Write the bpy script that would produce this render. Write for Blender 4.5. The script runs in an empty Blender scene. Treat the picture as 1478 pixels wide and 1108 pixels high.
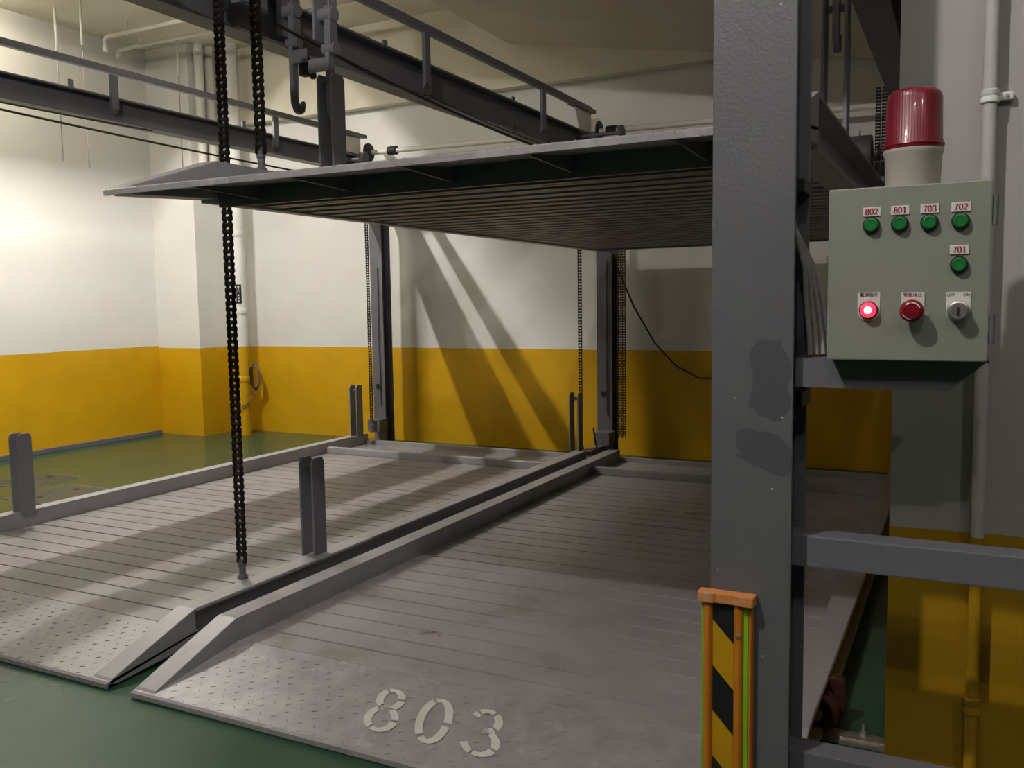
import bpy, bmesh, math, random
from mathutils import Matrix, Vector
random.seed(7)
S = bpy.context.scene
COL = S.collection

# ------------------------------------------------------------------ camera
cam_d = bpy.data.cameras.new('camera'); cam = bpy.data.objects.new('camera', cam_d); COL.objects.link(cam)
cam_d.sensor_fit = 'HORIZONTAL'; cam_d.sensor_width = 36.0; cam_d.lens = 1290 * 36.0 / 1478
cam_d.clip_start = 0.05
YAW, PITCH, ROLL = -0.4714, -0.0896, -0.01505
fw = Vector((math.sin(YAW)*math.cos(PITCH), math.cos(YAW)*math.cos(PITCH), math.sin(PITCH)))
rt = Vector((math.cos(YAW), -math.sin(YAW), 0)); up = rt.cross(fw)
r2 = rt*math.cos(ROLL) + up*math.sin(ROLL); u2 = -rt*math.sin(ROLL) + up*math.cos(ROLL)
cam.matrix_world = Matrix(((r2.x, u2.x, -fw.x, 0), (r2.y, u2.y, -fw.y, 0), (r2.z, u2.z, -fw.z, 1.5), (0, 0, 0, 1)))
S.camera = cam
# ------------------------------------------------------------------ world, exposure
w = bpy.data.worlds.new('world'); S.world = w; w.use_nodes = True
w.node_tree.nodes['Background'].inputs[0].default_value = (0.8, 0.85, 1, 1)
w.node_tree.nodes['Background'].inputs[1].default_value = 0.02
S.view_settings.view_transform = 'Standard'
try: S.view_settings.look = 'None'
except Exception: pass
S.view_settings.gamma = 1.0; S.view_settings.use_curve_mapping = False
S.view_settings.exposure = 0.0
LAMP_TUBE, LAMP_TROUGH, GLOBE_FRONT, GLOBE_FILL = 115.0, 1750.0, 2950.0, 620.0      # emission of the tubes and of the ceiling globes; the aisle pair is added fill

# ------------------------------------------------------------------ materials
def new_mat(name):
    m = bpy.data.materials.new(name); m.use_nodes = True
    nt = m.node_tree; b = nt.nodes['Principled BSDF']
    return m, nt, b
def N(nt, t, **kw):
    n = nt.nodes.new(t)
    for k, v in kw.items(): setattr(n, k, v)
    return n
def mixc(nt, fac, a, b):
    n = N(nt, 'ShaderNodeMix', data_type='RGBA')
    for sock, v in ((n.inputs[0], fac), (n.inputs[6], a), (n.inputs[7], b)):
        if isinstance(v, (int, float)): sock.default_value = v
        elif isinstance(v, tuple): sock.default_value = (*v, 1)
        else: nt.links.new(v, sock)
    return n.outputs[2]
def noise(nt, scale, detail=3, rough=.6, coord=None, lo=.4, hi=.6):
    n = N(nt, 'ShaderNodeTexNoise'); n.inputs['Scale'].default_value = scale
    n.inputs['Detail'].default_value = detail; n.inputs['Roughness'].default_value = rough
    if coord is not None: nt.links.new(coord, n.inputs['Vector'])
    r = N(nt, 'ShaderNodeMapRange'); r.inputs[1].default_value = lo; r.inputs[2].default_value = hi
    nt.links.new(n.outputs[0], r.inputs[0])
    return r.outputs[0], n.outputs[0]
def bump(nt, b, h, strength, dist=.01):
    n = N(nt, 'ShaderNodeBump'); n.inputs['Strength'].default_value = strength; n.inputs['Distance'].default_value = dist
    nt.links.new(h, n.inputs['Height']); nt.links.new(n.outputs[0], b.inputs['Normal'])
def math_(nt, op, a, b=None):
    n = N(nt, 'ShaderNodeMath', operation=op)
    for i, v in enumerate((a, b)):
        if v is None: continue
        if isinstance(v, (int, float)): n.inputs[i].default_value = v
        else: nt.links.new(v, n.inputs[i])
    return n.outputs[0]
def paint(name, col, rough=.5, var=.12, scale=6, metal=0, bmp=.08, bscale=120, spec=.5, dirt=None, dirt_lo=.58, dirt_hi=.72, dscale=3, rust=None):
    m, nt, b = new_mat(name)
    geo = N(nt, 'ShaderNodeNewGeometry').outputs['Position']
    f, _ = noise(nt, scale, 4, .6, geo, .3, .7)
    c = mixc(nt, f, tuple(x*(1-var) for x in col), tuple(min(1, x*(1+var)) for x in col))
    if dirt:
        g, _ = noise(nt, dscale, 6, .65, geo, dirt_lo, dirt_hi)
        c = mixc(nt, g, c, dirt)
    if rust:
        g, _ = noise(nt, 4.5, 5, .7, geo, .665, .72); c = mixc(nt, g, c, rust)
    nt.links.new(c, b.inputs['Base Color'])
    b.inputs['Roughness'].default_value = rough; b.inputs['Metallic'].default_value = metal
    b.inputs['Specular IOR Level'].default_value = spec
    if bmp:
        _, h = noise(nt, bscale, 2, .5, geo); bump(nt, b, h, bmp, .004)
    return m
def two_tone(name, zline, top=(.72, .71, .67), bottom=(.64, .36, .008), upper=None, zup=9):
    m, nt, b = new_mat(name)
    geo = N(nt, 'ShaderNodeNewGeometry').outputs['Position']
    sx = N(nt, 'ShaderNodeSeparateXYZ'); nt.links.new(geo, sx.inputs[0])
    _, nn = noise(nt, 5, 2, .5, geo)
    z = math_(nt, 'ADD', sx.outputs[2], math_(nt, 'MULTIPLY', math_(nt, 'SUBTRACT', nn, .5), .012))
    fac = math_(nt, 'GREATER_THAN', z, zline)
    f1, _ = noise(nt, 2.2, 4, .6, geo, .3, .7)
    f2, _ = noise(nt, 3.1, 5, .6, geo, .35, .75)
    t = mixc(nt, f1, tuple(x*.95 for x in top), top)
    y = mixc(nt, f2, bottom, tuple(x*.88 for x in bottom))
    c = mixc(nt, fac, y, t)
    if upper:
        c = mixc(nt, math_(nt, 'GREATER_THAN', z, zup), c, upper)
    nt.links.new(c, b.inputs['Base Color'])
    nt.links.new(mixc(nt, fac, (.34,)*3, (.6,)*3), b.inputs['Roughness'])
    _, h = noise(nt, 9, 4, .6, geo); bump(nt, b, h, .12, .02)
    return m
def emit(name, col, strength):
    m, nt, b = new_mat(name)
    b.inputs['Base Color'].default_value = (*col, 1)
    b.inputs['Emission Color'].default_value = (*col, 1); b.inputs['Emission Strength'].default_value = strength
    return m

M = {}
CREAM = (.70, .655, .53)
M['wall'] = two_tone('wall_paint', 1.035)
M['wall_left'] = two_tone('wall_paint_left', 1.06)
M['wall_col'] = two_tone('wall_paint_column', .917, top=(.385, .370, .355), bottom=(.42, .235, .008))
M['pipe_two'] = two_tone('pipe_paint', 1.05, top=(.74, .73, .70))
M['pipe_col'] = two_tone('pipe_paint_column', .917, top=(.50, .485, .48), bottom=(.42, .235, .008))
M['cream'] = paint('cream_concrete', CREAM, .75, .05, 2, bmp=.1, bscale=40)
M['concrete'] = paint('bare_concrete', (.22, .215, .20), .8, .1, 2, bmp=.1, bscale=40)
M['ramp_conc'] = paint('ramp_concrete', (.60, .55, .42), .8, .06, 2, bmp=.1, bscale=40)
M['steel'] = paint('grey_steel_paint', (.130, .129, .148), .42, .1, 3, bmp=.12, bscale=150)
M['steel_dark'] = paint('dark_grey_steel_paint', (.125, .125, .138), .45, .15, 3, bmp=.1, bscale=90)
M['deck'] = paint('pallet_grey_paint', (.335, .317, .330), .42, .12, 2.5, bmp=.06, bscale=70, dirt=(.235, .212, .185), dirt_lo=.55, dirt_hi=.72, dscale=2.3, rust=(.21, .125, .085))
M['deck_toned'] = paint('toned_down_pallet_paint', (.262, .246, .246), .45, .14, 2.5, bmp=.06, bscale=70, dirt=(.20, .18, .15), dirt_lo=.50, dirt_hi=.70, dscale=2.3, rust=(.21, .125, .085))  # browner deck tone, also darkened to offset the strong lamp light on it
M['tread_toned'] = paint('toned_down_tread_paint', (.235, .222, .226), .40, .14, 9, bmp=.15, bscale=200)  # tread colour darkened likewise against the strong light on this pallet
M['curb'] = paint('pallet_curb_paint', (.33, .32, .335), .42, .08, 5, bmp=.08, bscale=90)
M['lug'] = paint('hook_lug_paint', (.19, .19, .21), .4, .08, 5, bmp=.05)
M['tread'] = paint('tread_plate_paint', (.315, .300, .308), .36, .16, 9, bmp=.15, bscale=200, dirt=(.40, .385, .39), dirt_lo=.56, dirt_hi=.66, dscale=7)
M['chain'] = paint('oiled_chain_steel', (.045, .036, .030), .38, .3, 40, metal=.6, bmp=0)
M['chain_rust'] = paint('rusty_chain_steel', (.085, .045, .022), .6, .3, 20, metal=.3, bmp=0)
M['black'] = paint('black_plastic', (.012, .012, .013), .4, .1, 20, bmp=0)
M['rubber'] = paint('dark_rubber', (.02, .018, .018), .6, .2, 20, bmp=0)
M['wheel'] = paint('brown_red_cast_iron', (.055, .02, .017), .45, .3, 20, metal=.3, bmp=.1)
M['zinc'] = paint('zinc_steel', (.50, .48, .44), .35, .2, 30, metal=.8, bmp=.05)
M['white'] = paint('white_plastic', (.74, .73, .71), .45, .04, 10, bmp=0)
M['pipe'] = paint('cream_pipe_paint', (.76, .74, .66), .45, .04, 5, bmp=.03)
M['box'] = paint('grey_green_box_enamel', (.222, .234, .200), .45, .05, 3, bmp=.05, bscale=250, dirt=(.145, .155, .135), dirt_lo=.66, dirt_hi=.8, dscale=16)
M['plate'] = paint('label_plate_white', (.66, .64, .63), .5, .03, 20, bmp=0)
M['redink'] = paint('red_ink', (.30, .018, .03), .6, .05, 20, bmp=0)
M['blackink'] = paint('black_ink', (.03, .03, .03), .6, .05, 20, bmp=0)
M['green_btn'] = paint('green_button', (.012, .17, .035), .3, .08, 20, bmp=0)
M['red_btn'] = paint('red_button', (.21, .006, .012), .28, .08, 20, bmp=0)
M['beacon_base'] = paint('beacon_base_plastic', (.52, .48, .43), .4, .04, 10, bmp=0)
M['grey_cable'] = paint('grey_cable', (.30, .29, .28), .5, .1, 10, bmp=0)
M['orange'] = paint('orange_plastic', (.55, .19, .012), .5, .08, 8, bmp=.06)
M['orange_cap'] = paint('pale_orange_plastic', (.62, .24, .07), .55, .08, 12, bmp=.06, dirt=(.46, .36, .28), dirt_lo=.55, dirt_hi=.7, dscale=30)
M['lime'] = paint('lime_reflective_strip', (.20, .50, .02), .4, .06, 20, bmp=0)
M['tape_y'] = paint('yellow_tape', (.50, .28, .006), .4, .04, 20, bmp=0)
M['tape_k'] = paint('black_tape', (.012, .012, .014), .4, .04, 20, bmp=0)
M['paint_white'] = paint('white_stencil_paint', (.70, .68, .63), .6, .08, 12, bmp=0, dirt=(.36, .35, .34), dirt_lo=.64, dirt_hi=.72, dscale=60)
M['iron'] = paint('cast_iron_cover', (.040, .045, .026), .5, .3, 20, bmp=.3, bscale=60)
M['motor'] = paint('motor_grey', (.12, .12, .115), .5, .1, 10, bmp=0)
M['wire_multi'] = paint('dull_wire', (.16, .12, .10), .55, .5, 30, bmp=0)
M['tube'] = None
# beacon lens: tinted glossy plastic
m, nt, b = new_mat('red_lens_plastic'); M['lens'] = m
b.inputs['Base Color'].default_value = (.17, .007, .018, 1); b.inputs['Roughness'].default_value = .42
b.inputs['Subsurface Weight'].default_value = .35; b.inputs['Subsurface Radius'].default_value = (.05, .005, .008)
b.inputs['Coat Weight'].default_value = .4
wv = N(nt, 'ShaderNodeTexWave'); wv.inputs['Scale'].default_value = 60
tc = N(nt, 'ShaderNodeTexCoord'); nt.links.new(tc.outputs['Object'], wv.inputs['Vector']); bump(nt, b, wv.outputs['Fac'], .10, .003)
M['lamp_lit'] = emit('lit_red_indicator', (1, .025, .06), 2.2)
M['lamp_core'] = emit('lit_indicator_core', (1, .45, .30), 5.0)
# floor: glossy green epoxy
m, nt, b = new_mat('green_epoxy'); M['floor'] = m
geo = N(nt, 'ShaderNodeNewGeometry').outputs['Position']
f1, _ = noise(nt, .8, 3, .5, geo, .2, .8); f2, _ = noise(nt, 2.4, 5, .6, geo, .35, .85)
c = mixc(nt, f1, (.021, .064, .035), (.026, .074, .041)); c = mixc(nt, f2, c, (.032, .084, .052))
nt.links.new(c, b.inputs['Base Color'])
r = N(nt, 'ShaderNodeMapRange'); r.inputs[3].default_value = .17; r.inputs[4].default_value = .26
nt.links.new(f1, r.inputs[0]); nt.links.new(r.outputs[0], b.inputs['Roughness']); b.inputs['Specular IOR Level'].default_value = .27
_, h = noise(nt, 30, 3, .5, geo); bump(nt, b, h, .05, .005)
# front post: grey paint with two darker touched-up patches
m, nt, b = new_mat('post_grey_paint'); M['post'] = m
geo = N(nt, 'ShaderNodeNewGeometry').outputs['Position']
sx = N(nt, 'ShaderNodeSeparateXYZ'); nt.links.new(geo, sx.inputs[0])
f1, _ = noise(nt, 4, 4, .6, geo, .3, .7); _, wob = noise(nt, 22, 3, .6, geo)
c = mixc(nt, f1, (.102, .104, .114), (.113, .116, .125))
wobs = math_(nt, 'MULTIPLY', math_(nt, 'SUBTRACT', wob, .5), .05)
for (cx, cz, hx, hz, tilt) in ((-.382, 1.325, .042, .088, .05), (-.395, 1.165, .062, .042, .25)):
    dx = math_(nt, 'SUBTRACT', sx.outputs[0], cx)
    dz = math_(nt, 'ADD', math_(nt, 'SUBTRACT', sx.outputs[2], cz), math_(nt, 'MULTIPLY', dx, tilt))
    a = math_(nt, 'DIVIDE', math_(nt, 'ABSOLUTE', math_(nt, 'ADD', dx, wobs)), hx)
    d = math_(nt, 'DIVIDE', math_(nt, 'ABSOLUTE', math_(nt, 'ADD', dz, wobs)), hz)
    inside = math_(nt, 'LESS_THAN', math_(nt, 'ADD', math_(nt, 'POWER', a, 4), math_(nt, 'POWER', d, 4)), 1)
    c = mixc(nt, inside, c, (.072, .074, .088))
sp, _ = noise(nt, 55, 1, .4, geo, .78, .80)
c = mixc(nt, sp, c, (.42, .42, .42))
nt.links.new(c, b.inputs['Base Color']); b.inputs['Roughness'].default_value = .45
_, h = noise(nt, 110, 3, .6, geo); bump(nt, b, h, .25, .004)

# ------------------------------------------------------------------ mesh builder
class MB:
    def __init__(s): s.v = []; s.f = []; s.sm = set()
    def add(s, vs, fs, smooth=False):
        o = len(s.v); s.v += [tuple(v) for v in vs]
        for f in fs:
            if smooth: s.sm.add(len(s.f))
            s.f.append([o+i for i in f])
        return s
    def box(s, x0, x1, y0, y1, z0, z1):
        vs = [(x, y, z) for z in (z0, z1) for y in (y0, y1) for x in (x0, x1)]
        return s.add(vs, [(0, 2, 3, 1), (4, 5, 7, 6), (0, 1, 5, 4), (2, 6, 7, 3), (0, 4, 6, 2), (1, 3, 7, 5)])
    def prism(s, poly, axis, a, b_):
        """poly: 2D list extruded along axis ('x': poly is (y,z); 'y': (x,z); 'z': (x,y))."""
        def P(p, t):
            return {'x': (t, p[0], p[1]), 'y': (p[0], t, p[1]), 'z': (p[0], p[1], t)}[axis]
        n = len(poly)
        vs = [P(p, a) for p in poly] + [P(p, b_) for p in poly]
        fs = [tuple(range(n)), tuple(range(2*n-1, n-1, -1))] + [(i, n+i, n+(i+1) % n, (i+1) % n) for i in range(n)]
        return s.add(vs, fs)
    def tube(s, pts, r, n=10, caps=True):
        pts = [Vector(p) for p in pts]; rings = []
        ref = None
        for i, p in enumerate(pts):
            t = (pts[min(i+1, len(pts)-1)] - pts[max(i-1, 0)]).normalized()
            if ref is None:
                ref = t.cross(Vector((0, 0, 1)) if abs(t.z) < .9 else Vector((1, 0, 0))).normalized()
            u = (ref - t*ref.dot(t)).normalized(); v = t.cross(u); ref = u
            rr = r[i] if isinstance(r, (list, tuple)) else r
            rings.append([p + (u*math.cos(2*math.pi*k/n) + v*math.sin(2*math.pi*k/n))*rr for k in range(n)])
        vs = [q for ring in rings for q in ring]
        fs = [(i*n+k, i*n+(k+1) % n, (i+1)*n+(k+1) % n, (i+1)*n+k) for i in range(len(pts)-1) for k in range(n)]
        s.add(vs, fs, True)
        if caps:
            o = len(s.v)-len(vs)
            s.f.append([o+k for k in range(n-1, -1, -1)]); s.f.append([o+(len(pts)-1)*n+k for k in range(n)])
        return s
    def lathe(s, prof, c=(0, 0, 0), axis='z', n=32):
        vs = []
        for r, h in prof:
            for k in range(n):
                a = 2*math.pi*k/n; x, y = r*math.cos(a), r*math.sin(a)
                q = {'z': (x, y, h), 'y': (x, h, y), 'x': (h, x, y)}[axis]
                vs.append((c[0]+q[0], c[1]+q[1], c[2]+q[2]))
        fs = [(i*n+k, i*n+(k+1) % n, (i+1)*n+(k+1) % n, (i+1)*n+k) for i in range(len(prof)-1) for k in range(n)]
        s.add(vs, fs, True)
        o = len(s.v)-len(vs)
        s.f.append([o+k for k in range(n)]); s.f.append([o+(len(prof)-1)*n+k for k in range(n)])
        return s
    def mesh(s, name, mat, bevel=0, auto=True):
        me = bpy.data.meshes.new(name); me.from_pydata(s.v, [], s.f)
        for i, p in enumerate(me.polygons): p.use_smooth = i in s.sm
        bm = bmesh.new(); bm.from_mesh(me); bmesh.ops.recalc_face_normals(bm, faces=bm.faces)
        if bevel:
            es = [e for e in bm.edges if len(e.link_faces) == 2 and e.calc_face_angle(0) > .6]
            bmesh.ops.bevel(bm, geom=es, offset=bevel, segments=2, affect='EDGES', profile=.6)
        for e in bm.edges:
            if len(e.link_faces) == 2 and e.calc_face_angle(0) > .7: e.smooth = False
        bm.to_mesh(me); bm.free(); me.materials.append(M[mat])
        return me
    def build(s, name, mat, parent=None, bevel=0, loc=None):
        o = bpy.data.objects.new(name, s.mesh(name, mat, bevel)); COL.objects.link(o)
        if parent: o.parent = parent
        if loc: o.location = loc
        return o
def thing(name, loc, label, cat, group=None):
    o = bpy.data.objects.new(name, None); COL.objects.link(o); o.location = loc; o.empty_display_size = .1
    return tag(o, label, cat, group)
def tag(o, label, cat, group=None):
    o['label'] = label; o['category'] = cat
    if group: o['group'] = group
    return o
def struct(o, label=None):
    o['kind'] = 'structure'
    if label: o['label'] = label
    return o
def inst(name, me, parent, loc=(0, 0, 0), rot=(0, 0, 0)):
    o = bpy.data.objects.new(name, me); COL.objects.link(o); o.parent = parent; o.location = loc; o.rotation_euler = rot
    return o
def copy_tree(o, parent=None):
    c = o.copy(); COL.objects.link(c); c.parent = parent
    for ch in o.children: copy_tree(ch, c)
    return c

# ------------------------------------------------------------------ pen-stroke digits (serif, thick verticals)
def arc(cx, cy, rx, ry, a0, a1, n=28):
    return [(cx+rx*math.cos(math.radians(a0+(a1-a0)*i/n)), cy+ry*math.sin(math.radians(a0+(a1-a0)*i/n))) for i in range(n+1)]
GLYPH = {
 '0': [arc(.3, .5, .23, .46, 90, 450, 36)],
 '8': [arc(.3, .735, .19, .215, 90, 450, 28), arc(.3, .275, .23, .245, 90, 450, 30)],
 '3': [arc(.27, .73, .20, .22, 165, -90, 22), arc(.26, .275, .25, .245, 90, -165, 26)],
 '2': [arc(.29, .70, .21, .25, 170, -35, 22) + [(.30, .34), (.08, .07)], [(.06, .06), (.54, .06)]],
 '7': [[(.05, .93), (.55, .93)], [(.53, .90), (.38, .55), (.27, .02)]],
 '1': [[(.31, .02), (.31, .97)], [(.31, .96), (.14, .84)], [(.15, .03), (.47, .03)]],
}
def digit_mesh(mb, text, height, place, advance=.68, thick=.135, thin=.055, gaps=0):
    """place(u,v) -> 3D; u along the text, v up; strokes become thin quads."""
    x = 0
    for ch in text:
        for path in GLYPH[ch]:
            L = len(path); prevq = None
            closed = L > 20 and (Vector(path[0])-Vector(path[-1])).length < .02
            hb = (ch in '27' and L == 2)
            gapset = set()
            if gaps: gapset = {(L*k//gaps + 2) % (L-1) for k in range(gaps)}
            quads = []
            for i in range(L):
                a = path[max(i-1, 0)]; c_ = path[min(i+1, L-1)]
                if closed and i in (0, L-1): a = path[-2]; c_ = path[1]
                tx, ty = c_[0]-a[0], c_[1]-a[1]; l = math.hypot(tx, ty) or 1; tx /= l; ty /= l
                wd = thin+(thick-thin)*abs(ty)**1.2
                if hb: wd = .11
                px, py = path[i]
                quads.append(((px-ty*wd/2, py+tx*wd/2), (px+ty*wd/2, py-tx*wd/2)))
            for i in range(L-1):
                if i in gapset: continue
                q = [quads[i][0], quads[i][1], quads[i+1][1], quads[i+1][0]]
                mb.add([place((x+u)*height, v*height) for u, v in q], [(0, 1, 2, 3)])
        x += advance
    return (x-advance+.6)*height

# ================================================================== SETTING
CEIL = 4.5
X0, X1, Y0, Y1 = -8.65, 9.0, -11.0, 8.25
def slab(name, mat, *b, bevel=0): return struct(MB().box(*b).build(name, mat, None, bevel))
slab('floor', 'floor', X0-.2, X1+.2, Y0-.2, Y1+.2, -.15, 0)
slab('ceiling', 'cream', X0-.2, X1+.2, Y0-.2, Y1+.2, CEIL, CEIL+.15)
slab('wall_left', 'wall_left', X0-.2, X0, Y0, Y1, 0, CEIL)
slab('wall_rear', 'wall', X0, X1, Y1, Y1+.2, 0, CEIL)
slab('wall_right', 'wall_col', -.165, X1, 2.45, Y1, 0, CEIL)
slab('wall_front', 'concrete', X0, X1, Y0-.2, Y0, 0, CEIL)
slab('wall_aisle', 'concrete', X1, X1+.2, Y0, 2.45, 0, CEIL)
slab('trim_1', 'wall', X0, -7.98, 7.65, Y1, 0, CEIL)                       # corner pillar
slab('trim_2', 'cream', -7.98, -.165, 8.12, Y1, 3.64, CEIL)                # rear wall beam
# sloping underside of the car ramp above
struct(MB().prism([(-4.1, 4.05), (-.17, 3.37), (-.17, CEIL), (-4.1, CEIL)], 'y', 5.5, 8.12).build('trim_3', 'ramp_conc'))
# low skirting conduit along left wall
o = MB().box(X0, X0+.04, 4.0, 7.6, .0, .05).build('baseboard_left', 'steel', None, .004); struct(o)

# ================================================================== LIGHTS (bare fluorescent battens)
def batten(loc, length, axis, strength, label, ntube=2):
    t = thing('fluorescent_lamp', loc, label, 'ceiling lamp')
    ex, ey = (length/2, .03) if axis == 'x' else (.03, length/2)
    MB().box(-ex, ex, -ey, ey, -.045, 0).build('housing', 'white', t, .006)
    key = 'tube_%g' % strength
    if key not in M: M[key] = emit(key, (1, .92, .74), strength)
    for k in range(ntube):
        off = (k-(ntube-1)/2)*.13
        p = [(-length/2+.04, off, -.075), (length/2-.04, off, -.075)] if axis == 'x' else [(off, -length/2+.04, -.075), (off, length/2-.04, -.075)]
        MB().tube(p, .014, 10).build('tube', key, t)
        for e in (0, 1):
            q = p[e]; MB().box(q[0]-(.02 if axis == 'x' else .07 if off < 0 else .02), q[0]+(.02 if axis == 'x' or off < 0 else .02), q[1]-.02, q[1]+.02, -.1, -.03).build('lamp_holder', 'white', t, .004)
    return t
def globe(loc, strength, col, label):
    t = thing('bulb_lamp', loc, label, 'ceiling lamp')
    MB().lathe([(.06, 0), (.065, -.015), (.04, -.03), (.025, -.035), (.025, -.08)], n=24).build('socket', 'white', t)
    key = 'bulb_%g' % strength; M[key] = emit(key, col, strength)
    MB().lathe([(.022, -.08), (.040, -.095), (.048, -.12), (.048, -.14), (.038, -.165), (.012, -.178)], n=24).build('bulb', key, t)
    return t
batten((-4.95, 5.3, CEIL), 1.15, 'y', LAMP_TUBE*.35, 'twin tube fluorescent batten on ceiling between the two lift beams')
batten((-7.85, 5.10, CEIL), 1.15, 'y', LAMP_TUBE, 'twin tube fluorescent batten on ceiling near the left wall')
t = thing('trough_lamp', (-6.5, 5.15, CEIL), 'fluorescent trough lamp with deep white reflector over the floor covers', 'ceiling lamp')
MB().prism([(-.10, -.165), (-.097, -.165), (-.045, -.03), (.045, -.03), (.097, -.195), (.10, -.195), (.05, -.005), (.05, 0), (-.05, 0), (-.05, -.005)], 'y', -.62, .62).build('reflector', 'white', t)
for y in (-.62, .62): MB().prism([(-.098, -.16), (.098, -.16), (.05, -.02), (-.05, -.02)], 'y', y-.003, y+.003).build('end_plate', 'white', t)
M['tube_trough'] = emit('tube_trough', (1, .955, .89), LAMP_TROUGH)
MB().tube([(0, -.58, -.09), (0, .58, -.09)], .014, 10).build('tube', 'tube_trough', t)
globe((-1.60, -.25, CEIL), GLOBE_FRONT, (1, .955, .93), 'bare glowing bulb on ceiling in front of the control box')
globe((2.4, -1.3, CEIL), GLOBE_FILL*.9, (1, .955, .93), 'added fill bulb on ceiling to the right of the control box column')  # fill bulb added to lift the box shadow on the column
globe((.2, -1.8, CEIL), GLOBE_FILL, (1, .955, .93), 'added fill bulb on ceiling above the middle of the aisle')  # fill bulb placed so light passes the column and reaches the right curb

# ================================================================== PALLETS
PL, ND, PITCHP = 5.2, 29, .1438
def make_pallet(W, loc, label, number=None, num_off=0, lugs=True, wheels=False, lug_in=.10, lug_y=1.40, deck='deck', tread='tread'):
    t = thing('car_pallet', loc, label, 'car pallet')
    h = W/2; ci = h-.105                                                  # inner face of the curbs
    # ramp plate
    MB().prism([(.0, .004), (0, .022), (.012, .028), (.48, .082), (.48, .074), (.012, .016), (.012, .004)], 'x', -h, h).build('ramp_plate', tread, t)
    rp = t.children[-1] if t.children else None
    # tread lugs: hundreds of tiny raised bars
    lug = MB(); px_, py_ = .062, .040
    sl = (.082-.028)/(.48-.012)
    ny = int(.44/py_); nx = int((2*ci-.02)/px_)
    for j in range(ny):
        for i in range(nx):
            x = -ci+.03+i*px_+(px_/2 if j % 2 else 0); y = .022+j*py_
            if x > ci-.015: continue
            a = .6 if (i+j) % 2 else -.6
            dx, dy = math.cos(a)*.014, math.sin(a)*.015; nx_, ny_ = -math.sin(a)*.0055, math.cos(a)*.0055
            zz = lambda yy: .028+(yy-.012)*sl
            ring = [(x-dx, y-dy), (x+nx_, y+ny_), (x+dx, y+dy), (x-nx_, y-ny_)]
            lug.add([(q[0], q[1], zz(q[1])-.001) for q in ring]+[(x-dx*.5, y-dy*.5, zz(y)+.0022), (x+dx*.5, y+dy*.5, zz(y)+.0022)],
                    [(0, 3, 5, 4), (3, 2, 5), (2, 1, 4, 5), (1, 0, 4)])
    o = lug.build('tread_pattern', tread, t); o['kind'] = 'stuff'
    # nosing notches on the front edge
    nos = MB()
    for i in range(int(W/.055)):
        x = -h+.03+i*.055
        nos.add([(x, -.0025, .006), (x+.006, -.0025, .006), (x-.012, -.0025, .024), (x-.018, -.0025, .024), (x+.003, .001, .006), (x-.015, .001, .024)],
                [(0, 1, 2, 3), (0, 3, 5, 4), (1, 4, 5, 2)])
    o = nos.build('nosing_pattern', 'tread', t); o['kind'] = 'stuff'
    # deck planks: shallow channels with a joint between neighbours
    p = PITCHP
    prof = [(.0005, .020), (.0055, .077), (.0068, .080), (p-.0068, .080), (p-.0055, .077), (p-.0005, .020), (p-.040, .020), (p-.040, .024), (p-.0060, .024), (p-.0095, .075), (.0095, .075), (.0060, .024), (.040, .024), (.040, .020)]
    pm = MB().prism(prof, 'x', -ci, ci).mesh('plank', deck)
    for i in range(ND):
        inst('plank', pm, t, (0, .482+i*p, random.uniform(-.0012, .0012)), (0, 0, random.uniform(-.0004, .0004)))
    yb = .482+ND*p
    MB().box(-ci, ci, yb, PL-.04, .068, .081).build('rear_plate', deck, t, .002)
    MB().box(-ci+.002, ci-.002, 4.515, 4.575, .079, .142).build('wheel_stop', 'curb', t, .006)
    # side curbs: channel + sloping cheek
    for s in (-1, 1):
        X = lambda a: s*a
        xs = sorted((X(h-.105), X(h)))
        pro = [(h-.105, .182), (h-.004, .182), (h, .176), (h, .168), (h-.075, .166), (h-.075, .034), (h-.004, .034), (h-.004, .018), (h-.085, .012), (h-.105, .012)]
        MB().prism([(s*a, z) for a, z in pro], 'y', .47, PL).build('side_curb', 'curb', t)
        MB().prism([(.006, .020), (.030, .036), (.4695, .184), (.4695, .03), (.05, .006)], 'x', *xs).build('ramp_cheek', 'curb', t, .004)
    # gussets and cross members under the ramp
    for x in [-ci*.8+ci*1.6*k/4 for k in range(5)]:
        MB().prism([(.10, .024), (.47, .068), (.47, .012)], 'x', x-.005, x+.005).build('gusset', 'steel_dark', t)
    for y in (.474, 4.64): MB().box(-ci, ci, y-.006, y+.004, -.005 if y < 1 and lugs else .01, .070).build('cross_member', 'steel_dark', t)
    MB().box(-ci, ci, PL-.045, PL, .04, .12).build('rear_beam', 'curb', t, .003)
    if lugs:
        pl = [(-.05, 0), (.05, 0), (.05, .505), (.035, .53), (-.035, .53), (-.05, .505)]
        plm = MB().prism(pl, 'x', -.006, .006).mesh('lug_plate', 'lug', .0015)
        pinm = MB().tube([(-.045, 0, 0), (.045, 0, 0)], .014, 12).mesh('lug_pin', 'steel')
        for s in (-1, 1):
            for y in (lug_y, 5.02):
                for dx in (-.04, .04): inst('lug_plate', plm, t, (s*(h-lug_in)+dx, y, .172))
                inst('lug_pin', pinm, t, (s*(h-lug_in), y, .172+.475))
    if number:
        d = MB(); hh = .255
        zf = lambda yy: .028+(yy-.012)*sl+.0035
        wd = (.72*2+.6)*hh
        for k, ch in enumerate(number):
            d = MB(); ou = (k-1)*.203-.28*.92*hh+num_off
            digit_mesh(d, ch, hh, lambda u, v: (u*.92+ou-.34*(v-.5*hh), .115+v, zf(.115+v)), thick=.135, thin=.08, gaps=3)
            d.build('painted_digit', 'paint_white', t)['label'] = 'white stencilled digit ' + ch
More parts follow.
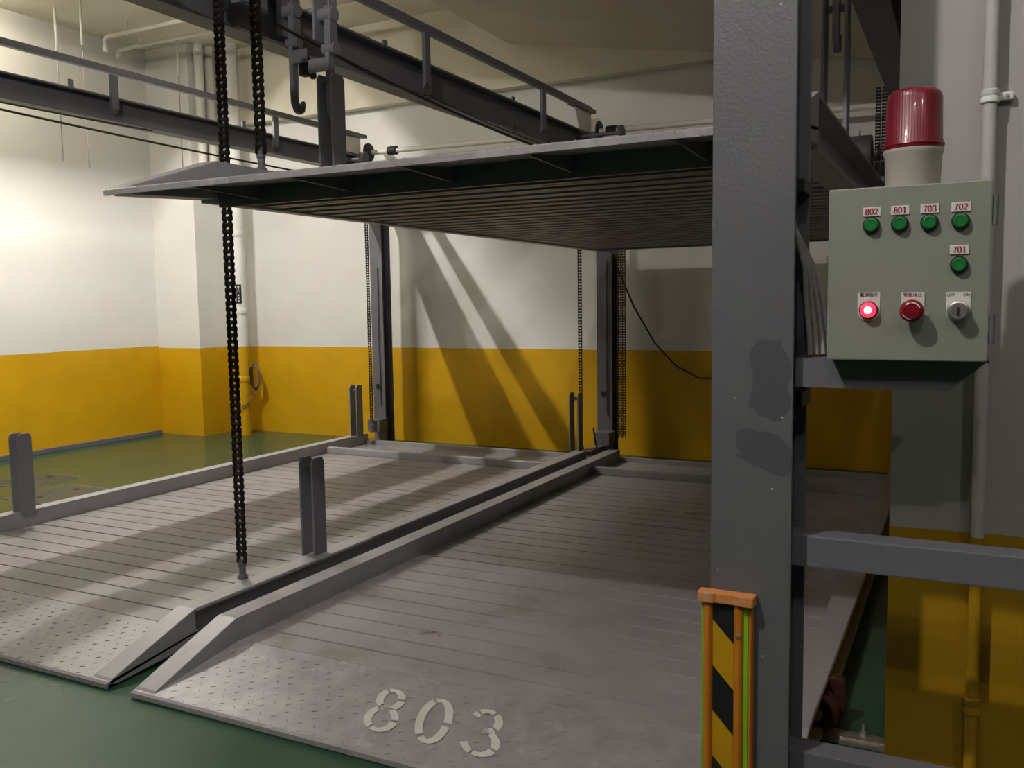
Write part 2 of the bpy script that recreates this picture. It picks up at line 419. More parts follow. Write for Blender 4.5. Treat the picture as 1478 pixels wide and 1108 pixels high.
    if wheels:
        for s in (-1, 1):
            for y in (.83, 4.7) if s > 0 else ():
                wh = MB().lathe([(.02, -.028), (.050, -.028), (.054, -.031), (.068, -.026), (.072, -.022), (.072, -.014), (.060, -.012), (.060, .012), (.072, .014), (.072, .022), (.058, .028), (.02, .028)], axis='y', n=32).build('wheel', 'wheel', t, loc=(h-.025 if s > 0 else -h+.14, y, .084))
                MB().lathe([(.022, -.045), (.022, .045)], axis='y', n=12).build('hub', 'zinc', wh)
        MB().prism([(h-.06, .06), (h+.055, .06), (h+.055, .17), (h+.045, .18), (h-.06, .18)], 'y', .90, .93).build('wheel_guard', 'wheel', t, .006)
    return t
make_pallet(2.45, (-1.625, 2.30, 0), 'grey steel car pallet painted 803 lying beside the post with the striped guard', '803', 0, lugs=False, wheels=True)
make_pallet(2.62, (-4.31, 2.31, 0), 'grey steel car pallet with upright lug plates lying on the green floor', '802', -.10, deck='deck_toned', tread='tread_toned')
make_pallet(2.45, (-1.625, 2.30, 1.915), 'raised grey steel car pallet hanging overhead with ribbed underside', None, lug_in=.06, lug_y=1.28)

# floor track for the sliding pallet
t = thing('track_rail', (-1.5, 3.13, 0), 'steel floor track with bolts under the pallet painted 803', 'rail')
MB().box(-1.28, 1.325, -.05, .05, 0, .006).build('base_strip', 'zinc', t, .002)
MB().box(-1.28, 1.325, -.012, .012, .006, .011).build('rail_head', 'zinc', t, .003)
for x in (1.22,):
    bo = MB().lathe([(.014, 0), (.014, .012), (.006, .012), (.006, .04)], n=6).build('bolt', 'zinc', t, loc=(x, .035, .006))

# ================================================================== CHAINS
def link_meshes(pitch, half, mat):
    def plate(x, hh, r):
        pts = []
        for k in range(9): a = math.pi*k/8; pts.append((math.cos(a)*r, pitch/2+math.sin(a)*r))
        pts.append((-r*.72, 0))
        for k in range(9): a = math.pi+math.pi*k/8; pts.append((math.cos(a)*r, -pitch/2+math.sin(a)*r))
        pts.append((r*.72, 0))
        return pts
    out = []
    for inner in (0, 1):
        mb = MB(); r = half*.62
        xo = half*(.72 if inner else .92)
        for s in (-1, 1): mb.prism(plate(0, 0, r), 'x', s*xo-half*.08, s*xo+half*.08)
        if inner:
            for e in (-1, 1): mb.tube([(-xo, 0, e*pitch/2), (xo, 0, e*pitch/2)], r*.72, 10)
        else:
            for e in (-1, 1): mb.tube([(-half*1.15, 0, e*pitch/2), (half*1.15, 0, e*pitch/2)], r*.36, 8)
        out.append(mb.mesh('link', mat))
    return out
def chain(x, y, z0, z1, label, pitch=.0305, half=.0225, mat='chain', singles=True, strands=1, group=None, end=True, rot=0, bottom=True, axle=0):
    t = thing('roller_chain', (x, y, z0), label, 'chain', group); t.rotation_euler[2] = rot
    start = .09 if end else 0
    if end:
        e = MB(); e.lathe([(.026, 0), (.026, .015), (.016, .025), (.016, .06), (.02, .062), (.02, .078)], n=16)
        e.box(-.011, .011, -.008, .008, .075, .095).build('anchor_bolt', 'steel', t)
    if axle:
        MB().lathe([(.02, -.02), (.06, -.02), (.066, -.012), (.066, .012), (.06, .02), (.02, .02)], (0, 0, z1-z0), 'x', 20).build('sprocket', 'steel_dark', t)
        MB().tube([(min(0, axle), 0, z1-z0), (max(0, axle), 0, z1-z0)], .016, 10).build('axle', 'steel_dark', t)
    n = int((z1-z0-start)/pitch)
    lm = link_meshes(pitch, half, mat)
    if singles:
        for i in range(n): inst('link', lm[i % 2], t, (0, 0, start+(i+.5)*pitch))
    else:
        mb = MB()
        for s_ in range(strands):
            ox = (s_-(strands-1)/2)*half*2.5
            for i in range(n):
                me = lm[i % 2]
                mb.add([(v.co.x+ox, v.co.y, v.co.z+start+(i+.5)*pitch) for v in me.vertices], [tuple(p.vertices) for p in me.polygons])
        o = mb.build('links', mat, t); o['kind'] = 'stuff'
    return t
chain(-3.125, 3.20, .182, 3.0, 'heavy dark roller chain rising from the curb of the lowered pallet')
chain(-2.812, 3.10, 1.915+.182, 3.0, 'heavy dark roller chain holding the raised pallet at its front corner')
chain(-5.54, 7.62, .182, 3.0, 'thin dark roller chain beside the rear post next to the white drain pipe', .026, .016, singles=False, axle=-.24)
chain(-3.09, 7.42, .182, 3.0, 'thin dark roller chain rising behind twin lug plates at rear', .026, .016, singles=False)
chain(-2.79, 7.68, .27, 3.0, 'slack double roller chain hanging beside the rear middle post', .024, .016, 'chain_rust', singles=False, strands=2, end=False, axle=-.38)
chain(-.62, 7.42, 2.45, 3.08, 'dark drive chain loop running from motor up to the shaft', .024, .018, singles=False, strands=2, end=False)

# ================================================================== STEEL FRAME
def hsection(mb, x0, x1, y0, y1, z0, z1, axis, tf=.014, tw=.010):
    if axis == 'z':
        mb.box(x0, x1, y0, y0+tf, z0, z1); mb.box(x0, x1, y1-tf, y1, z0, z1)
        xc = (x0+x1)/2; mb.box(xc-tw/2, xc+tw/2, y0+tf, y1-tf, z0, z1)
    elif axis == 'y':
        mb.box(x0, x1, y0, y1, z0, z0+tf); mb.box(x0, x1, y0, y1, z1-tf, z1)
        xc = (x0+x1)/2; mb.box(xc-tw/2, xc+tw/2, y0, y1, z0+tf, z1-tf)
    else:
        mb.box(x0, x1, y0, y1, z0, z0+tf); mb.box(x0, x1, y0, y1, z1-tf, z1)
        yc = (y0+y1)/2; mb.box(x0, x1, yc-tw/2, yc+tw/2, z0+tf, z1-tf)
    return mb
# front post
fp = thing('steel_post', (-.4235, 2.0, 0), 'wide grey painted steel post carrying the control box bracket', 'post')
hsection(MB(), -.0895, .0895, 0, .2, .02, 2.72, 'z').build('column', 'post', fp, .003)
MB().box(-.0895, .14, 0, .25, 0, .02).build('base_plate', 'steel', fp, .003)
MB().prism([(.0895, 1.310-.002), (.392, 1.310-.002), (.465, 1.372), (.0895, 1.372)], 'y', .03, .036).build('bracket_arm', 'steel', fp)
MB().box(.0895, .465, .036, .19, 1.366, 1.372).build('bracket_shelf', 'steel', fp)
for z in (1.335, 1.75):
    MB().box(.060, .094, .09, .215, z-.08 if z < 1.5 else z-.012, z-.045 if z < 1.5 else z+.018).build('cable_strap', 'black', fp, .002)
# rear posts
for x, lab in ((-5.575, 'grey steel rear post at the far side of the lowered pallet'), (-3.01, 'grey steel rear post between the two parked pallets')):
    t = thing('steel_post', (x, 7.82, 0), lab, 'post')
    hsection(MB(), -.078, .072, 0, .16, .02, 3.0, 'z').build('column', 'steel', t, .002)
    MB().box(-.13, .13, -.05, .22, 0, .02).build('base_plate', 'steel', t, .002)
    MB().box(-.05, .10, -.16, -.001, .18, .30).build('guide_block', 'steel', t, .003)
    MB().box(-.03, .02, -.02, -.001, .62, .67).build('limit_switch', 'black', t, .003)
    MB().tube([(.02, -.012, 1.9), (.015, -.014, 1.2), (.022, -.012, .45)], .006, 6).build('conduit', 'steel_dark', t)
    # front posts out of sight on the far side are left out
# rear square tube stub with bent rod by the middle post
t = thing('guide_arm', (-2.965, 7.46, .14), 'short square steel tube arm in front of the rear middle post', 'steel arm')
MB().box(-.025, .025, -.16, .18, 0, .05).build('tube_arm', 'steel', t, .004)
MB().tube([(-.005, .05, .045), (-.03, .06, .12), (-.045, .065, .22)], .008, 6).build('bent_rod', 'rubber', t)
MB().box(-.018, .018, -.161, -.159, .012, .038).build('end_shade_plate', 'black', t)  # black plate paints the shaded hollow of the tube end

def rail_beam(x, zb, zt, zr, y0, y1, posts, lab, side=1):
    t = thing('steel_beam', (x, y0, zb), lab, 'beam', )
    L = y1-y0; H = zt-zb
    hsection(MB(), -.065, .065, 0, L, 0, H, 'y').build('beam', 'steel_dark', t, .002)
    xr = side*.06
    MB().prism([(xr-.022, zr-zb-.05), (xr+.022, zr-zb-.05), (xr+.022, zr-zb), (xr-.022, zr-zb)], 'y', 0, L-.05).build('guide_rail', 'steel', t, .003)
    for p in posts:
        MB().prism([(xr+.012-.006, .055), (xr+.012+.02, .055+.03), (xr+.012+.02, zr-zb-.06), (xr+.012-.006, zr-zb-.06)], 'y', p-y0-.03, p-y0+.03).build('rail_post', 'steel', t)
    for p in posts:
        MB().box(-.075, -.060, p-.25-y0-.02, p-.25-y0+.02, H-.03, H+.09).build('side_lug', 'steel', t, .002)
    # end plate, gusset, sprocket and cover
    MB().prism([(L-.30, H-.02), (L-.02, H-.02), (L-.02, zr-zb-.02), (L-.42, zr-zb-.02)], 'x', .045, .057).build('end_gusset', 'pipe', t, .002)
    MB().box(-.05, .10, L-.05, L+.12, H-.10, H+.02).build('bearing_block', 'steel_dark', t, .01)
    sp = MB().lathe([(.02, .10), (.085, .10), (.095, .105), (.095, .118), (.085, .123), (.02, .123)], (0, L+.05, H+.03), 'x', 24).build('sprocket', 'rubber', t)
    MB().box(-.02, .06, L-.40, L+.10, zr-zb-.03, zr-zb+.005).build('top_cover', 'steel_dark', t, .006)
    return t
rail_beam(-5.80, 2.905, 3.085, 3.30, 2.2, 7.86, (3.1, 4.76, 6.51), 'dark steel lift beam with guide rail near the left wall')
rail_beam(-3.225, 2.83, 3.06, 3.295, 2.2, 7.94, (3.25, 5.03, 6.81), 'dark steel lift beam with guide rail above the raised pallet edge')
rail_beam(-.36, 2.62, 2.83, 3.03, 2.2, 7.52, (3.0, 4.64, 6.30), 'dark steel lift beam behind the red warning beacon', side=-1)
tag(hsection(MB(), -6.0, -.25, 2.02, 2.18, 3.08, 3.28, 'x').build('cross_beam', 'steel_dark'), 'long steel cross beam joining the lift beams at the front', 'beam')

tag(hsection(MB(), -5.66, -.2, 7.985, 8.13, 2.46, 2.66, 'x').build('cross_beam', 'steel_dark'), 'steel cross beam behind the rear posts under the drive shaft', 'beam')
# drive shaft
t = thing('drive_shaft', (-3.1, 7.96, 3.09), 'long pale drive shaft running along the rear wall', 'shaft')
MB().tube([(-2.6, 0, .03), (2.48, 0, -.04)], .026, 14).build('shaft', 'pipe', t)
for x in (-2.32, .12): MB().tube([(x-.05, 0, .03-.0145*(x+2.5)), (x+.05, 0, .03-.0145*(x+2.5))], .045, 14).build('coupling', 'rubber', t)
# motor under the right beam
t = thing('drive_motor', (-.77, 7.42, 2.42), 'grey electric motor with lifting eye at the rear of the lift', 'motor')
MB().lathe([(.04, -.10), (.13, -.09), (.135, -.08), (.135, .08), (.13, .09), (.05, .095), (.03, .10), (.03, .15)], (0, 0, .18), 'x', 28).build('body', 'motor', t)
MB().box(-.09, .09, -.11, .11, .0, .06).build('foot', 'motor', t, .004)
MB().tube([(0, .02*math.cos(a*math.pi/6), .335+.02*math.sin(a*math.pi/6)) for a in range(13)], .005, 6).build('lifting_eye', 'zinc', t)
MB().lathe([(.02, .13), (.06, .13), (.06, .145), (.02, .145)], (0, 0, .18), 'x', 20).build('sprocket', 'rubber', t)
MB().box(-.12, .40, .0, .10, -.04, 0).build('mount_arm', 'steel_dark', t, .004)
MB().box(.30, .40, .0, .09, 0, .22).build('hanger', 'steel_dark', t, .004)

# ---------------------------------------------------------------- safety hooks
def safety_hook(loc, lab, mat, paddle):
    t = thing('safety_hook', loc, lab, 'hook')
    MB().box(-.055, -.043, -.055, .055, -.02, .22).build('hanger_plate', mat, t, .002)
    MB().box(.02, .030, -.03, .03, -.06, .20).build('hanger_plate', mat, t, .002)
    MB().lathe([(.034, -.05), (.034, .04)], (0, 0, .10), 'x', 18).build('pivot', mat, t)
    MB().lathe([(.028, -.03), (.028, .045)], (0, 0, -.06), 'x', 16).build('pivot', mat, t)
    prof = [(-.022, .14), (.022, .14), (.022, -.22), (.018, -.30), (.020, -.345), (.030, -.365), (.048, -.36), (.062, -.335), (.072, -.35), (.064, -.392), (.035, -.408), (.005, -.40), (-.018, -.36), (-.022, -.28)]
    MB().prism(prof, 'x', -.012, .012).build('hook_bar', mat, t, .002)
    MB().box(*((-.115, -.012) if paddle < 0 else (.012, .105)), -.022, -.012, -.165, -.10).build('paddle', mat, t, .002)
    return t
safety_hook((-2.79, 3.58, 2.80), 'grey safety hook reaching down between twin lug plates of the raised pallet', 'lug', -1)
safety_hook((-3.115, 3.70, 2.90), 'dark safety hook hanging free beside the heavy chains', 'steel_dark', 1)
safety_hook((-.46, 3.58, 2.82), 'grey safety hook between lug plates above the control box', 'lug', 1)
# limit switch between the hooks
t = thing('limit_switch', (-3.19, 3.88, 2.725), 'small black roller limit switch under the lift beam', 'switch')
MB().box(-.02, .02, -.03, .02, 0, .105).build('body', 'rubber', t, .003)
MB().lathe([(.022, .02), (.022, .035)], (0, .03, .01), 'x', 14).build('roller', 'black', t)
# front drive box over the beam
t = thing('junction_box', (-3.12, 3.40, 2.93), 'grey metal junction box fixed beside the lift beam over the chains', 'box')
MB().box(-.03, .03, -.10, .10, 0, .30).build('body', 'steel', t, .004)
MB().box(.03, .036, -.09, .09, .01, .29).build('cover', 'steel_dark', t, .002)

# ---------------------------------------------------------------- cables
def sag(a, b_, s, n=14):
    a, b_ = Vector(a), Vector(b_)
    return [tuple(a.lerp(b_, i/n) - Vector((0, 0, s*4*(i/n)*(1-i/n)))) for i in range(n+1)]
def cable(pts, r, mat, lab, cat='cable', name='cable', n=6): return tag(MB().tube(pts, r, n).build(name, mat), lab, cat)
cable(sag((-5.42, 2.4, 2.80), (-5.42, 7.3, 2.72), .03), .008, 'rubber', 'black cable slung under the lift beam near the left wall')
cable(sag((-5.50, 2.4, 2.83), (-5.50, 4.9, 2.835), .012), .007, 'rubber', 'short black cable close under the lift beam near the left wall')
cable(sag((-2.88, 3.3, 2.80), (-2.88, 7.2, 2.66), .055), .008, 'rubber', 'thick black cable sagging below the lift beam by the safety hooks')
cable(sag((-2.86, 3.66, 2.76), (-2.86, 4.6, 2.725), .03, 10) + sag((-2.86, 4.6, 2.725), (-2.86, 6.9, 2.70), .03, 10)[1:], .0035, 'rubber', 'thin wire clipped under the lift beam above the raised pallet', 'wire', 'wire')
for y, where in ((4.62, 'middle of the beam'), (5.72, 'beam end by the ramp')): tag(MB().tube([(-2.86, y+.02*math.cos(k*.6), 2.715+.02*math.sin(k*.6)) for k in range(10)], .005, 6).build('cable_clip', 'rubber'), 'small black clip holding the thin wire under the ' + where, 'clip', 'clips under the lift beam')
cable([(-2.92, 7.80, 1.95), (-2.90, 7.95, 1.75), (-2.80, 8.05, 1.45), (-2.62, 8.10, 1.12), (-2.42, 8.12, .90), (-2.20, 8.12, .79), (-1.95, 8.12, .78), (-1.6, 8.14, .92), (-1.2, 8.2, 1.3)], .009, 'rubber', 'thin dark cable looping across the rear wall beside the rear post')
for i in range(4):
    cable([(-.308+.012*i, 2.06+.012*i, 1.377), (-.312+.011*i, 2.07+.012*i, 1.42), (-.322+.010*i, 2.08+.012*i, 1.50), (-.326+.005*i, 2.085+.012*i, 1.57), (-.350-.002*i, 2.09+.014*i, 1.66), (-.375-.002*i, 2.09+.014*i, 1.8), (-.380, 2.09+.014*i, 2.6)], .0055, 'grey_cable', 'grey cable rising behind the post from the control box shelf', 'cable', 'cable', 8)['group'] = 'grey cables beside the control box'

# ================================================================== WALL PIPES
t = thing('drain_pipe', (-7.60, 7.93, 0), 'tall drain pipe in the rear corner painted yellow below', 'pipe')
MB().tube([(0, 0, 0), (0, 0, CEIL)], .070, 24).build('pipe', 'pipe_two', t)
for z in (.62, 1.42, 2.32): MB().lathe([(.071, 0), (.075, .005), (.075, .07), (.071, .075)], (0, 0, z), n=24).build('socket', 'pipe_two', t)
lb = MB()
for k in range(5):
    a0 = math.radians(-78+k*9); a1 = math.radians(-78+(k+1)*9)
    lb.add([(.0765*math.cos(a), .0765*math.sin(a), z) for a, z in ((a0, 1.55), (a1, 1.55), (a1, 1.77), (a0, 1.77))], [(0, 1, 2, 3)])
st = lb.build('sticker', 'black', t)
def onpipe(mb, quads):
    for (u0, u1, v0, v1) in quads:
        a0, a1 = math.radians(-78+u0*45), math.radians(-78+u1*45)
        mb.add([(.0772*math.cos(a), .0772*math.sin(a), z) for a, z in ((a0, v0), (a1, v0), (a1, v1), (a0, v1))], [(0, 1, 2, 3)])
ar = MB(); onpipe(ar, [(.38, .55, 1.70, 1.745), (.28, .65, 1.735, 1.75), (.30, .40, 1.69, 1.70), (.25, .70, 1.685, 1.69)])
for k in range(3): onpipe(ar, [(.3, .62, 1.575+k*.032, 1.583+k*.032), (.36, .44, 1.57+k*.032, 1.592+k*.032), (.52, .58, 1.572+k*.032, 1.59+k*.032)])
ar.build('arrow_print', 'plate', st)
for i, (x, y) in enumerate(((-7.915, 7.76), (-7.905, 7.91))):
    t = thing('drain_pipe', (x, y, 2.98), ('short upper pipe at the front edge of the corner pillar', 'short upper pipe between the corner pillar edge and the rear wall')[i], 'pipe', 'pipe pair on the corner pillar')
    MB().tube([(-.10, .02, -.06+.06), (-.03, .01, .03), (0, 0, .12), (0, 0, .3), (0, 0, CEIL-2.98)], .052, 20).build('pipe', 'pipe', t)
    MB().lathe([(.053, 0), (.058, .004), (.058, .06), (.053, .064)], (0, 0, CEIL-2.98-.12), n=20).build('socket', 'pipe', t)
# coil of wires by the corner pipe
t = thing('wire_coil', (-7.60, 8.12, .68), 'coil of dull wires hung beside the corner drain pipe', 'wire')
for i in range(8):
    pts = []
    for k in range(19):
        a = 2*math.pi*k/18
        pts.append((.05*math.cos(a)*(1+.12*i)+.008*i, .02-.012*i, (.17-.006*i)*math.sin(a)+.01*math.sin(3*a+i)))
    MB().tube(pts, .005, 6).build('strand', 'wire_multi', t)
cable([(-7.58, 8.10, .52), (-7.53, 8.02, .45), (-7.52, 7.88, .38), (-7.62, 7.80, .28), (-7.66, 7.82, .18)], .007, 'wire_multi', 'dark wire tail tied around the corner drain pipe', 'wire', 'wire')
# ceiling pipes
def cpipe(y, xa, xb, drop, lab):
    t = thing('ceiling_pipe', (xa, y, CEIL-.11), lab, 'pipe')
    MB().tube([(0, 0, -drop), (0, 0, -.03), (.03, 0, 0), (.08, 0, 0), (xb-xa, 0, 0)], .022, 12).build('pipe', 'pipe', t)
    for x in (.35, 1.6, 2.9):
        if x < xb-xa:
            MB().tube([(x, 0, 0), (x, 0, .11)], .008, 8).build('hanger_rod', 'pipe', t)
            MB().tube([(x-.02, 0, 0), (x+.02, 0, 0)], .030, 12).build('clamp', 'pipe', t)
    MB().lathe([(.026, -drop-.05), (.03, -drop-.03), (.026, -drop)], n=12).build('end_fitting', 'pipe', t)
cpipe(6.80, -8.27, -4.3, .10, 'cream pipe under the ceiling crossing nearest the fluorescent lamp')
cpipe(7.20, -8.55, -4.3, .04, 'cream pipe under the ceiling crossing in front of the corner pillar')
for x, y, b_ in ((-8.18, 6.15, 3.0), (-7.79, 6.14, 2.9), (-7.92, 7.46, 3.0)):
    t = thing('ceiling_rod', (x, y, b_), {-8.18: 'thin drop rod hanging closest to the left wall', -7.79: 'thin drop rod hanging between left wall and fluorescent lamps', -7.92: 'thin drop rod hanging in front of the corner pillar'}[x], 'rod', 'drop rods by the left wall')
    MB().tube([(0, 0, 0), (0, 0, CEIL-b_)], .006, 6).build('wire', 'grey_cable', t)
    MB().tube([(0, 0, CEIL-b_-.42), (0, 0, CEIL-b_)], .013, 8).build('sleeve', 'pipe', t)
# conduit on the column
t = thing('conduit_pipe', (.036, 2.418, 0), 'vertical conduit on the column painted white above and yellow below', 'pipe')
MB().tube([(0, 0, 0), (0, 0, .47)], .0165, 18).build('pipe', 'pipe_col', t)
MB().tube([(0, 0, .47), (-.008, 0, CEIL)], .0155, 18).build('pipe', 'pipe_col', t)
MB().lathe([(.017, -.022), (.0205, -.019), (.0205, -.008), (.018, -.004), (.018, .002), (.0205, .006), (.0205, .019), (.017, .022)], (0, 0, .49), n=18).build('coupling', 'pipe_col', t)
cl = MB().lathe([(.017, -.016), (.020, -.014), (.020, -.004), (.0175, 0), (.020, .004), (.020, .014), (.017, .016)], (-.003, 0, 1.965), n=18).build('clamp', 'white', t)
MB().box(.014, .046, .012, .030, 1.957, 1.975).build('clamp_tab', 'white', cl, .003)
MB().lathe([(.005, .0), (.004, -.004)], (.033, .012, 1.966), 'y', 10).build('screw', 'zinc', cl)

# ================================================================== GUARD RAILS
for z0, lab in ((.900, 'grey square guard rail bar below the control box'), (.394, 'lowest grey square guard rail bar near the floor')):
    t = thing('guard_rail', (-.333, 2.05, z0), lab, 'guard rail')
    MB().box(-.02, 1.6, 0, .07, 0, .072).build('bar', 'steel', t, .004)
    MB().box(-.024, -.019, -.01, .08, -.01, .082).build('end_plate', 'steel', t)
t = thing('steel_post', (1.32, 2.02, 0), 'grey guard rail end post at the aisle side', 'post')
MB().box(-.05, .05, 0, .1, 0, 1.05).build('column', 'steel', t, .004)
MB().box(-.08, .08, -.03, .13, 0, .012).build('base_plate', 'steel', t, .002)

# ================================================================== CORNER GUARD
t = thing('corner_guard', (-.468, 1.998, 0), 'orange guard with black and yellow striped tape on the post', 'guard')
GW = .058; GZ = .822
MB().box(-GW+.012, GW-.012, -.012, 0, .02, GZ).build('backing', 'orange', t, .002)
def rstrip(xa, xb, name, mat, d=.03):
    xm = (xa+xb)/2; hw = (xb-xa)/2
    poly = [(xm+hw*math.cos(a), -.004-d*math.sin(a)*.85) for a in [math.pi*k/10 for k in range(11)]]
    return MB().prism([(x, y) for x, y in poly], 'z', .02, GZ).build(name, mat, t)
rstrip(-GW, -GW+.026, 'ridge', 'orange'); rstrip(.012, .040, 'ridge', 'orange'); rstrip(.044, GW, 'ridge', 'orange', .02)
MB().box(-GW-.003, -GW+.003, -.014, -.004, .02, GZ).build('reflective_strip', 'lime', t)
MB().box(.0375, .0465, -.020, -.006, .02, GZ).build('reflective_strip', 'lime', t)
z = .02; k = 0; xa, xb = -GW+.024, .014; sk = .052; hgt = .108
zs = GZ-.0375
bands = []
zt = GZ+.059
while zt > -.1:
    pts = [(xa, zt), (xb, zt-sk), (xb, zt-sk-hgt), (xa, zt-hgt)]
    cl_ = [(x, min(GZ, max(.02, zz))) for x, zz in pts]
    if abs(cl_[0][1]-cl_[3][1]) > .002 or abs(cl_[1][1]-cl_[2][1]) > .002:
        poly = cl_
        MB().prism(poly, 'y', -.0175, -.0115).build('tape_stripe', 'tape_k' if k % 2 == 0 else 'tape_y', t)
    zt -= hgt; k += 1
MB().prism([(-GW-.008, -.030), (-GW-.002, -.036), (-.03, -.036), (-.024, -.031), (.018, -.031), (.024, -.036), (GW, -.036), (GW+.004, -.030), (GW+.004, .0), (-GW-.008, .0)], 'z', GZ-.006, GZ+.018).build('cap', 'orange_cap', t, .003)
for z in (GZ-.075, .35): MB().lathe([(.004, -.033), (.0055, -.031), (.0055, -.026)], (.026, 0, z), 'y', 10).build('screw', 'zinc', t)

# ================================================================== CONTROL BOX
BX0, BX1, BZ0, BZ1, BYF = -.262, .0365, 1.373, 1.724, 1.97
cbx = thing('control_box', ((BX0+BX1)/2, BYF, BZ0), 'grey green metal control box with green buttons on bracket', 'control box')
ox, oz = (BX0+BX1)/2, BZ0
hw, hh = (BX1-BX0)/2, BZ1-BZ0
MB().box(-hw+.002, hw-.002, .014, .17, 0, hh-.001).build('body', 'box', cbx, .003)
door = MB().box(-hw, hw, 0, .0125, .0, hh).build('door', 'box', cbx, .003)
for z0, z1 in ((.035, .090), (.265, .322)):
    MB().tube([(hw+.006, .008, z0), (hw+.006, .008, z1)], .0055, 10).build('hinge', 'steel_dark', cbx)
MB().box(-hw-.004, -hw+.001, .004, .012, .20, .215).build('latch', 'steel_dark', cbx, .001)
def btn(x, z, text, lz):
    bx, bz = x-ox, z-oz
    o = MB().lathe([(.0165, 0), (.0165, -.005), (.0150, -.008), (.0138, -.008), (.0138, -.004)], (bx, 0, bz), 'y', 28).build('push_button', 'black', cbx)
    MB().lathe([(.0137, 0), (.0137, -.011), (.012, -.0135), (.0095, -.0140), (.0088, -.0130), (.001, -.0128)], (bx, 0, bz), 'y', 28).build('cap', 'green_btn', o)
    lzz = lz-oz
    pl = MB().box(bx-.0170, bx+.0170, -.0025, .0005, lzz-.0090, lzz+.0090).build('label_plate', 'plate', cbx, .0008)
    d = MB(); hgt = .0125
    wd = (.66*2+.6)*hgt
    digit_mesh(d, text, hgt, lambda u, v: (bx-wd/2+u, -.0030, lzz-hgt/2+v), advance=.66, thick=.21, thin=.10)
    d.build('number_print', 'redink', pl)
for x, tx in ((-.179, '802'), (-.126, '801'), (-.072, '703'), (-.017, '702')): btn(x, 1.6475, tx, 1.6745)
btn(-.0175, 1.563, '701', 1.592)
def tagplate(x, z, texts, mat='blackink'):
    bx, bz = x-ox, z-oz; w2 = .0215
    pts = [(bx-w2, bz+.034), (bx-w2, bz-.002)] + [(bx+w2*math.cos(a), bz-.002+.0225*math.sin(a)) for a in [math.pi+math.pi*k/12 for k in range(1, 12)]] + [(bx+w2, bz-.002), (bx+w2, bz+.034)]
    pl = MB().prism(pts, 'y', -.0022, .0005).build('tag_plate', 'plate', cbx)
    for (tx, cx, size) in texts:
        cu = bpy.data.curves.new('print', 'FONT'); cu.body = tx; cu.size = size; cu.align_x = 'CENTER'
        cu.offset = .00008
        o = bpy.data.objects.new('print_src', cu); COL.objects.link(o)
        me = bpy.data.meshes.new_from_object(o.evaluated_get(bpy.context.evaluated_depsgraph_get()))
        bpy.data.objects.remove(o)
        me.name = 'print'; me.materials.clear(); me.materials.append(M[mat])
        p = inst('print', me, pl, (bx+cx, -.0027, bz+.0255), (math.pi/2, 0, 0))
    return pl
tagplate(-.181, 1.478, [('電源指示', 0, .0088)]); tagplate(-.099, 1.477, [('緊急停止', 0, .0088)], 'redink'); tagplate(-.017, 1.476, [('OFF', -.0135, .0078), ('ON', .0145, .0078)])
bx, bz = -.181-ox, 1.476-oz
o = MB().lathe([(.0185, 0), (.0185, -.006), (.0165, -.010), (.0150, -.010)], (bx, 0, bz), 'y', 28).build('indicator_lamp', 'red_btn', cbx)
MB().lathe([(.0155, -.004), (.0155, -.013), (.0135, -.017), (.0085, -.019)], (bx, 0, bz), 'y', 28).build('lamp_lens', 'lamp_lit', o)
MB().lathe([(.0086, -.0185), (.005, -.0200), (.001, -.0204)], (bx, 0, bz), 'y', 20).build('lamp_core', 'lamp_core', o)
bx, bz = -.099-ox, 1.474-oz
o = MB().lathe([(.014, 0), (.014, -.018), (.0205, -.022), (.0225, -.028), (.0220, -.036), (.0190, -.041), (.0140, -.043), (.0135, -.0415), (.009, -.0415), (.0085, -.043), (.001, -.0435)], (bx, 0, bz), 'y', 32).build('emergency_stop', 'red_btn', cbx)
for s in (0, 1):
    mb = MB()
    for k in range(5):
        a0 = math.radians(200+s*180+k*14); a1 = a0+math.radians(14)
        mb.add([(bx+r_*math.cos(a), -.0423-(.0007 if r_ < .017 else -.0005), bz+r_*math.sin(a)) for r_, a in ((.0155, a0), (.0175, a0), (.0175, a1), (.0155, a1))], [(0, 1, 2, 3)])
    mb.build('arrow_mark', 'plate', o)
bx, bz = -.0165-ox, 1.473-oz
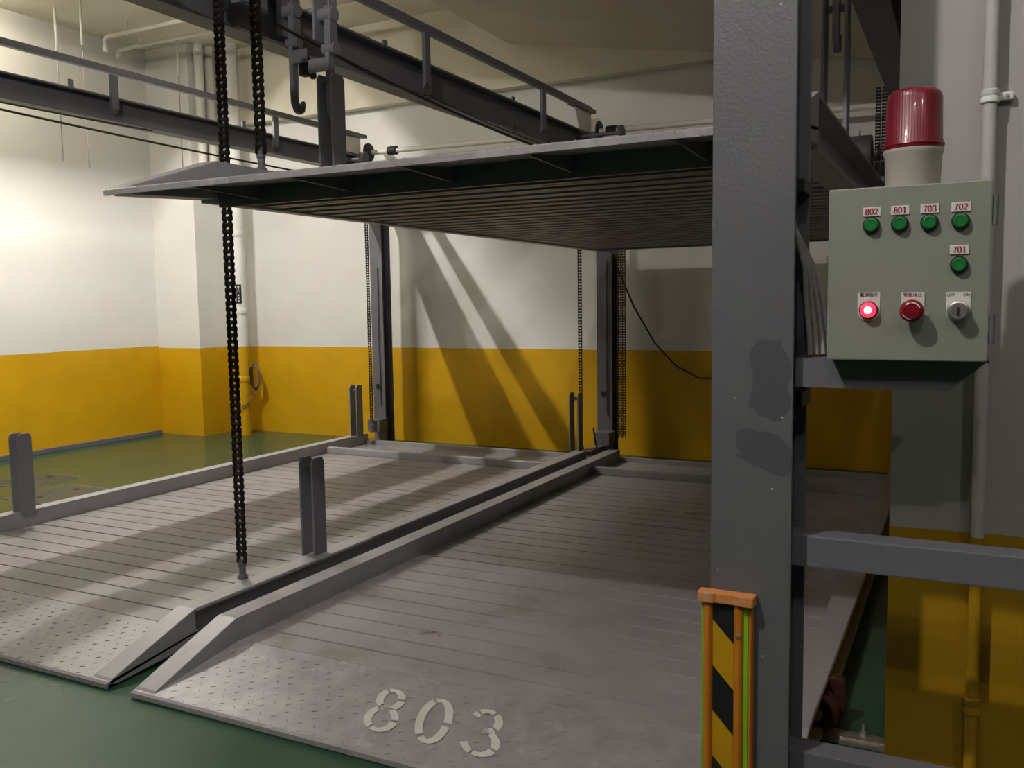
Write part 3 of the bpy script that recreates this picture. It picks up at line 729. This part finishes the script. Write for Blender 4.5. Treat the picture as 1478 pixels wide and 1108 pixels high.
o = MB().lathe([(.0205, 0), (.0205, -.005), (.019, -.010), (.0165, -.011), (.0165, -.028), (.0150, -.031), (.0115, -.031)], (bx, 0, bz), 'y', 30).build('key_switch', 'zinc', cbx)
MB().lathe([(.0116, -.02), (.0116, -.0318), (.001, -.0318)], (bx, 0, bz), 'y', 24).build('key_barrel', 'motor', o)
MB().box(bx-.0018, bx+.0018, -.0338, -.0315, bz-.007, bz+.007).build('key_slot', 'black', o)
MB().lathe([(.006, .0005), (.006, -.0015), (.001, -.0018)], (-.072-ox, 0, 1.467-oz), 'y', 16).build('blank_plug', 'box', cbx)

# ---------------------------------------------------------------- beacon
t = thing('warning_beacon', (-.1085, 2.045, BZ1-.001), 'red dome warning beacon with cream base on the control box', 'beacon')
MB().lathe([(.050, 0), (.052, .004), (.0545, .066), (.0575, .070), (.0575, .078), (.05, .080)], n=48).build('base', 'beacon_base', t)
ln = MB().lathe([(.0565, .077), (.0575, .080), (.0575, .092), (.0545, .096), (.0530, .180), (.0500, .190), (.0420, .197), (.025, .200), (.001, .201)], n=64).build('lens', 'lens', t)
MB().lathe([(.0580, .083), (.0592, .086), (.0580, .089)], n=48).build('rim', 'red_btn', ln)

# ================================================================== FLOOR COVERS on the left
for (x, y, sx_, sy_, lab) in ((-7.35, 5.05, .55, .55, 'square iron floor cover close to the left wall'), (-6.62, 4.75, .55, .62, 'square iron floor cover close to the lowered pallet curb')):
    t = thing('floor_cover', (x, y, 0), lab, 'floor cover')
    MB().box(-sx_/2, sx_/2, -sy_/2, sy_/2, 0, .003).build('frame', 'steel_dark', t)
    MB().box(-sx_/2+.02, sx_/2-.02, -sy_/2+.02, sy_/2-.02, .003, .006).build('lid', 'iron', t, .001)
    for s in (-1, 1): MB().lathe([(.03, .006), (.028, .010), (.012, .011)], (0, s*sy_*.28, 0), n=14).build('lifting_key', 'rubber', t)
t = thing('floor_pin', (-6.2, 7.35, 0), 'small dark leaf shaped scrap lying on floor by the rear wall', 'scrap')
MB().prism([(-.06, -.01), (0, -.03), (.07, 0), (.01, .02), (-.02, .015)], 'z', 0, .006).build('scrap', 'rubber', t)
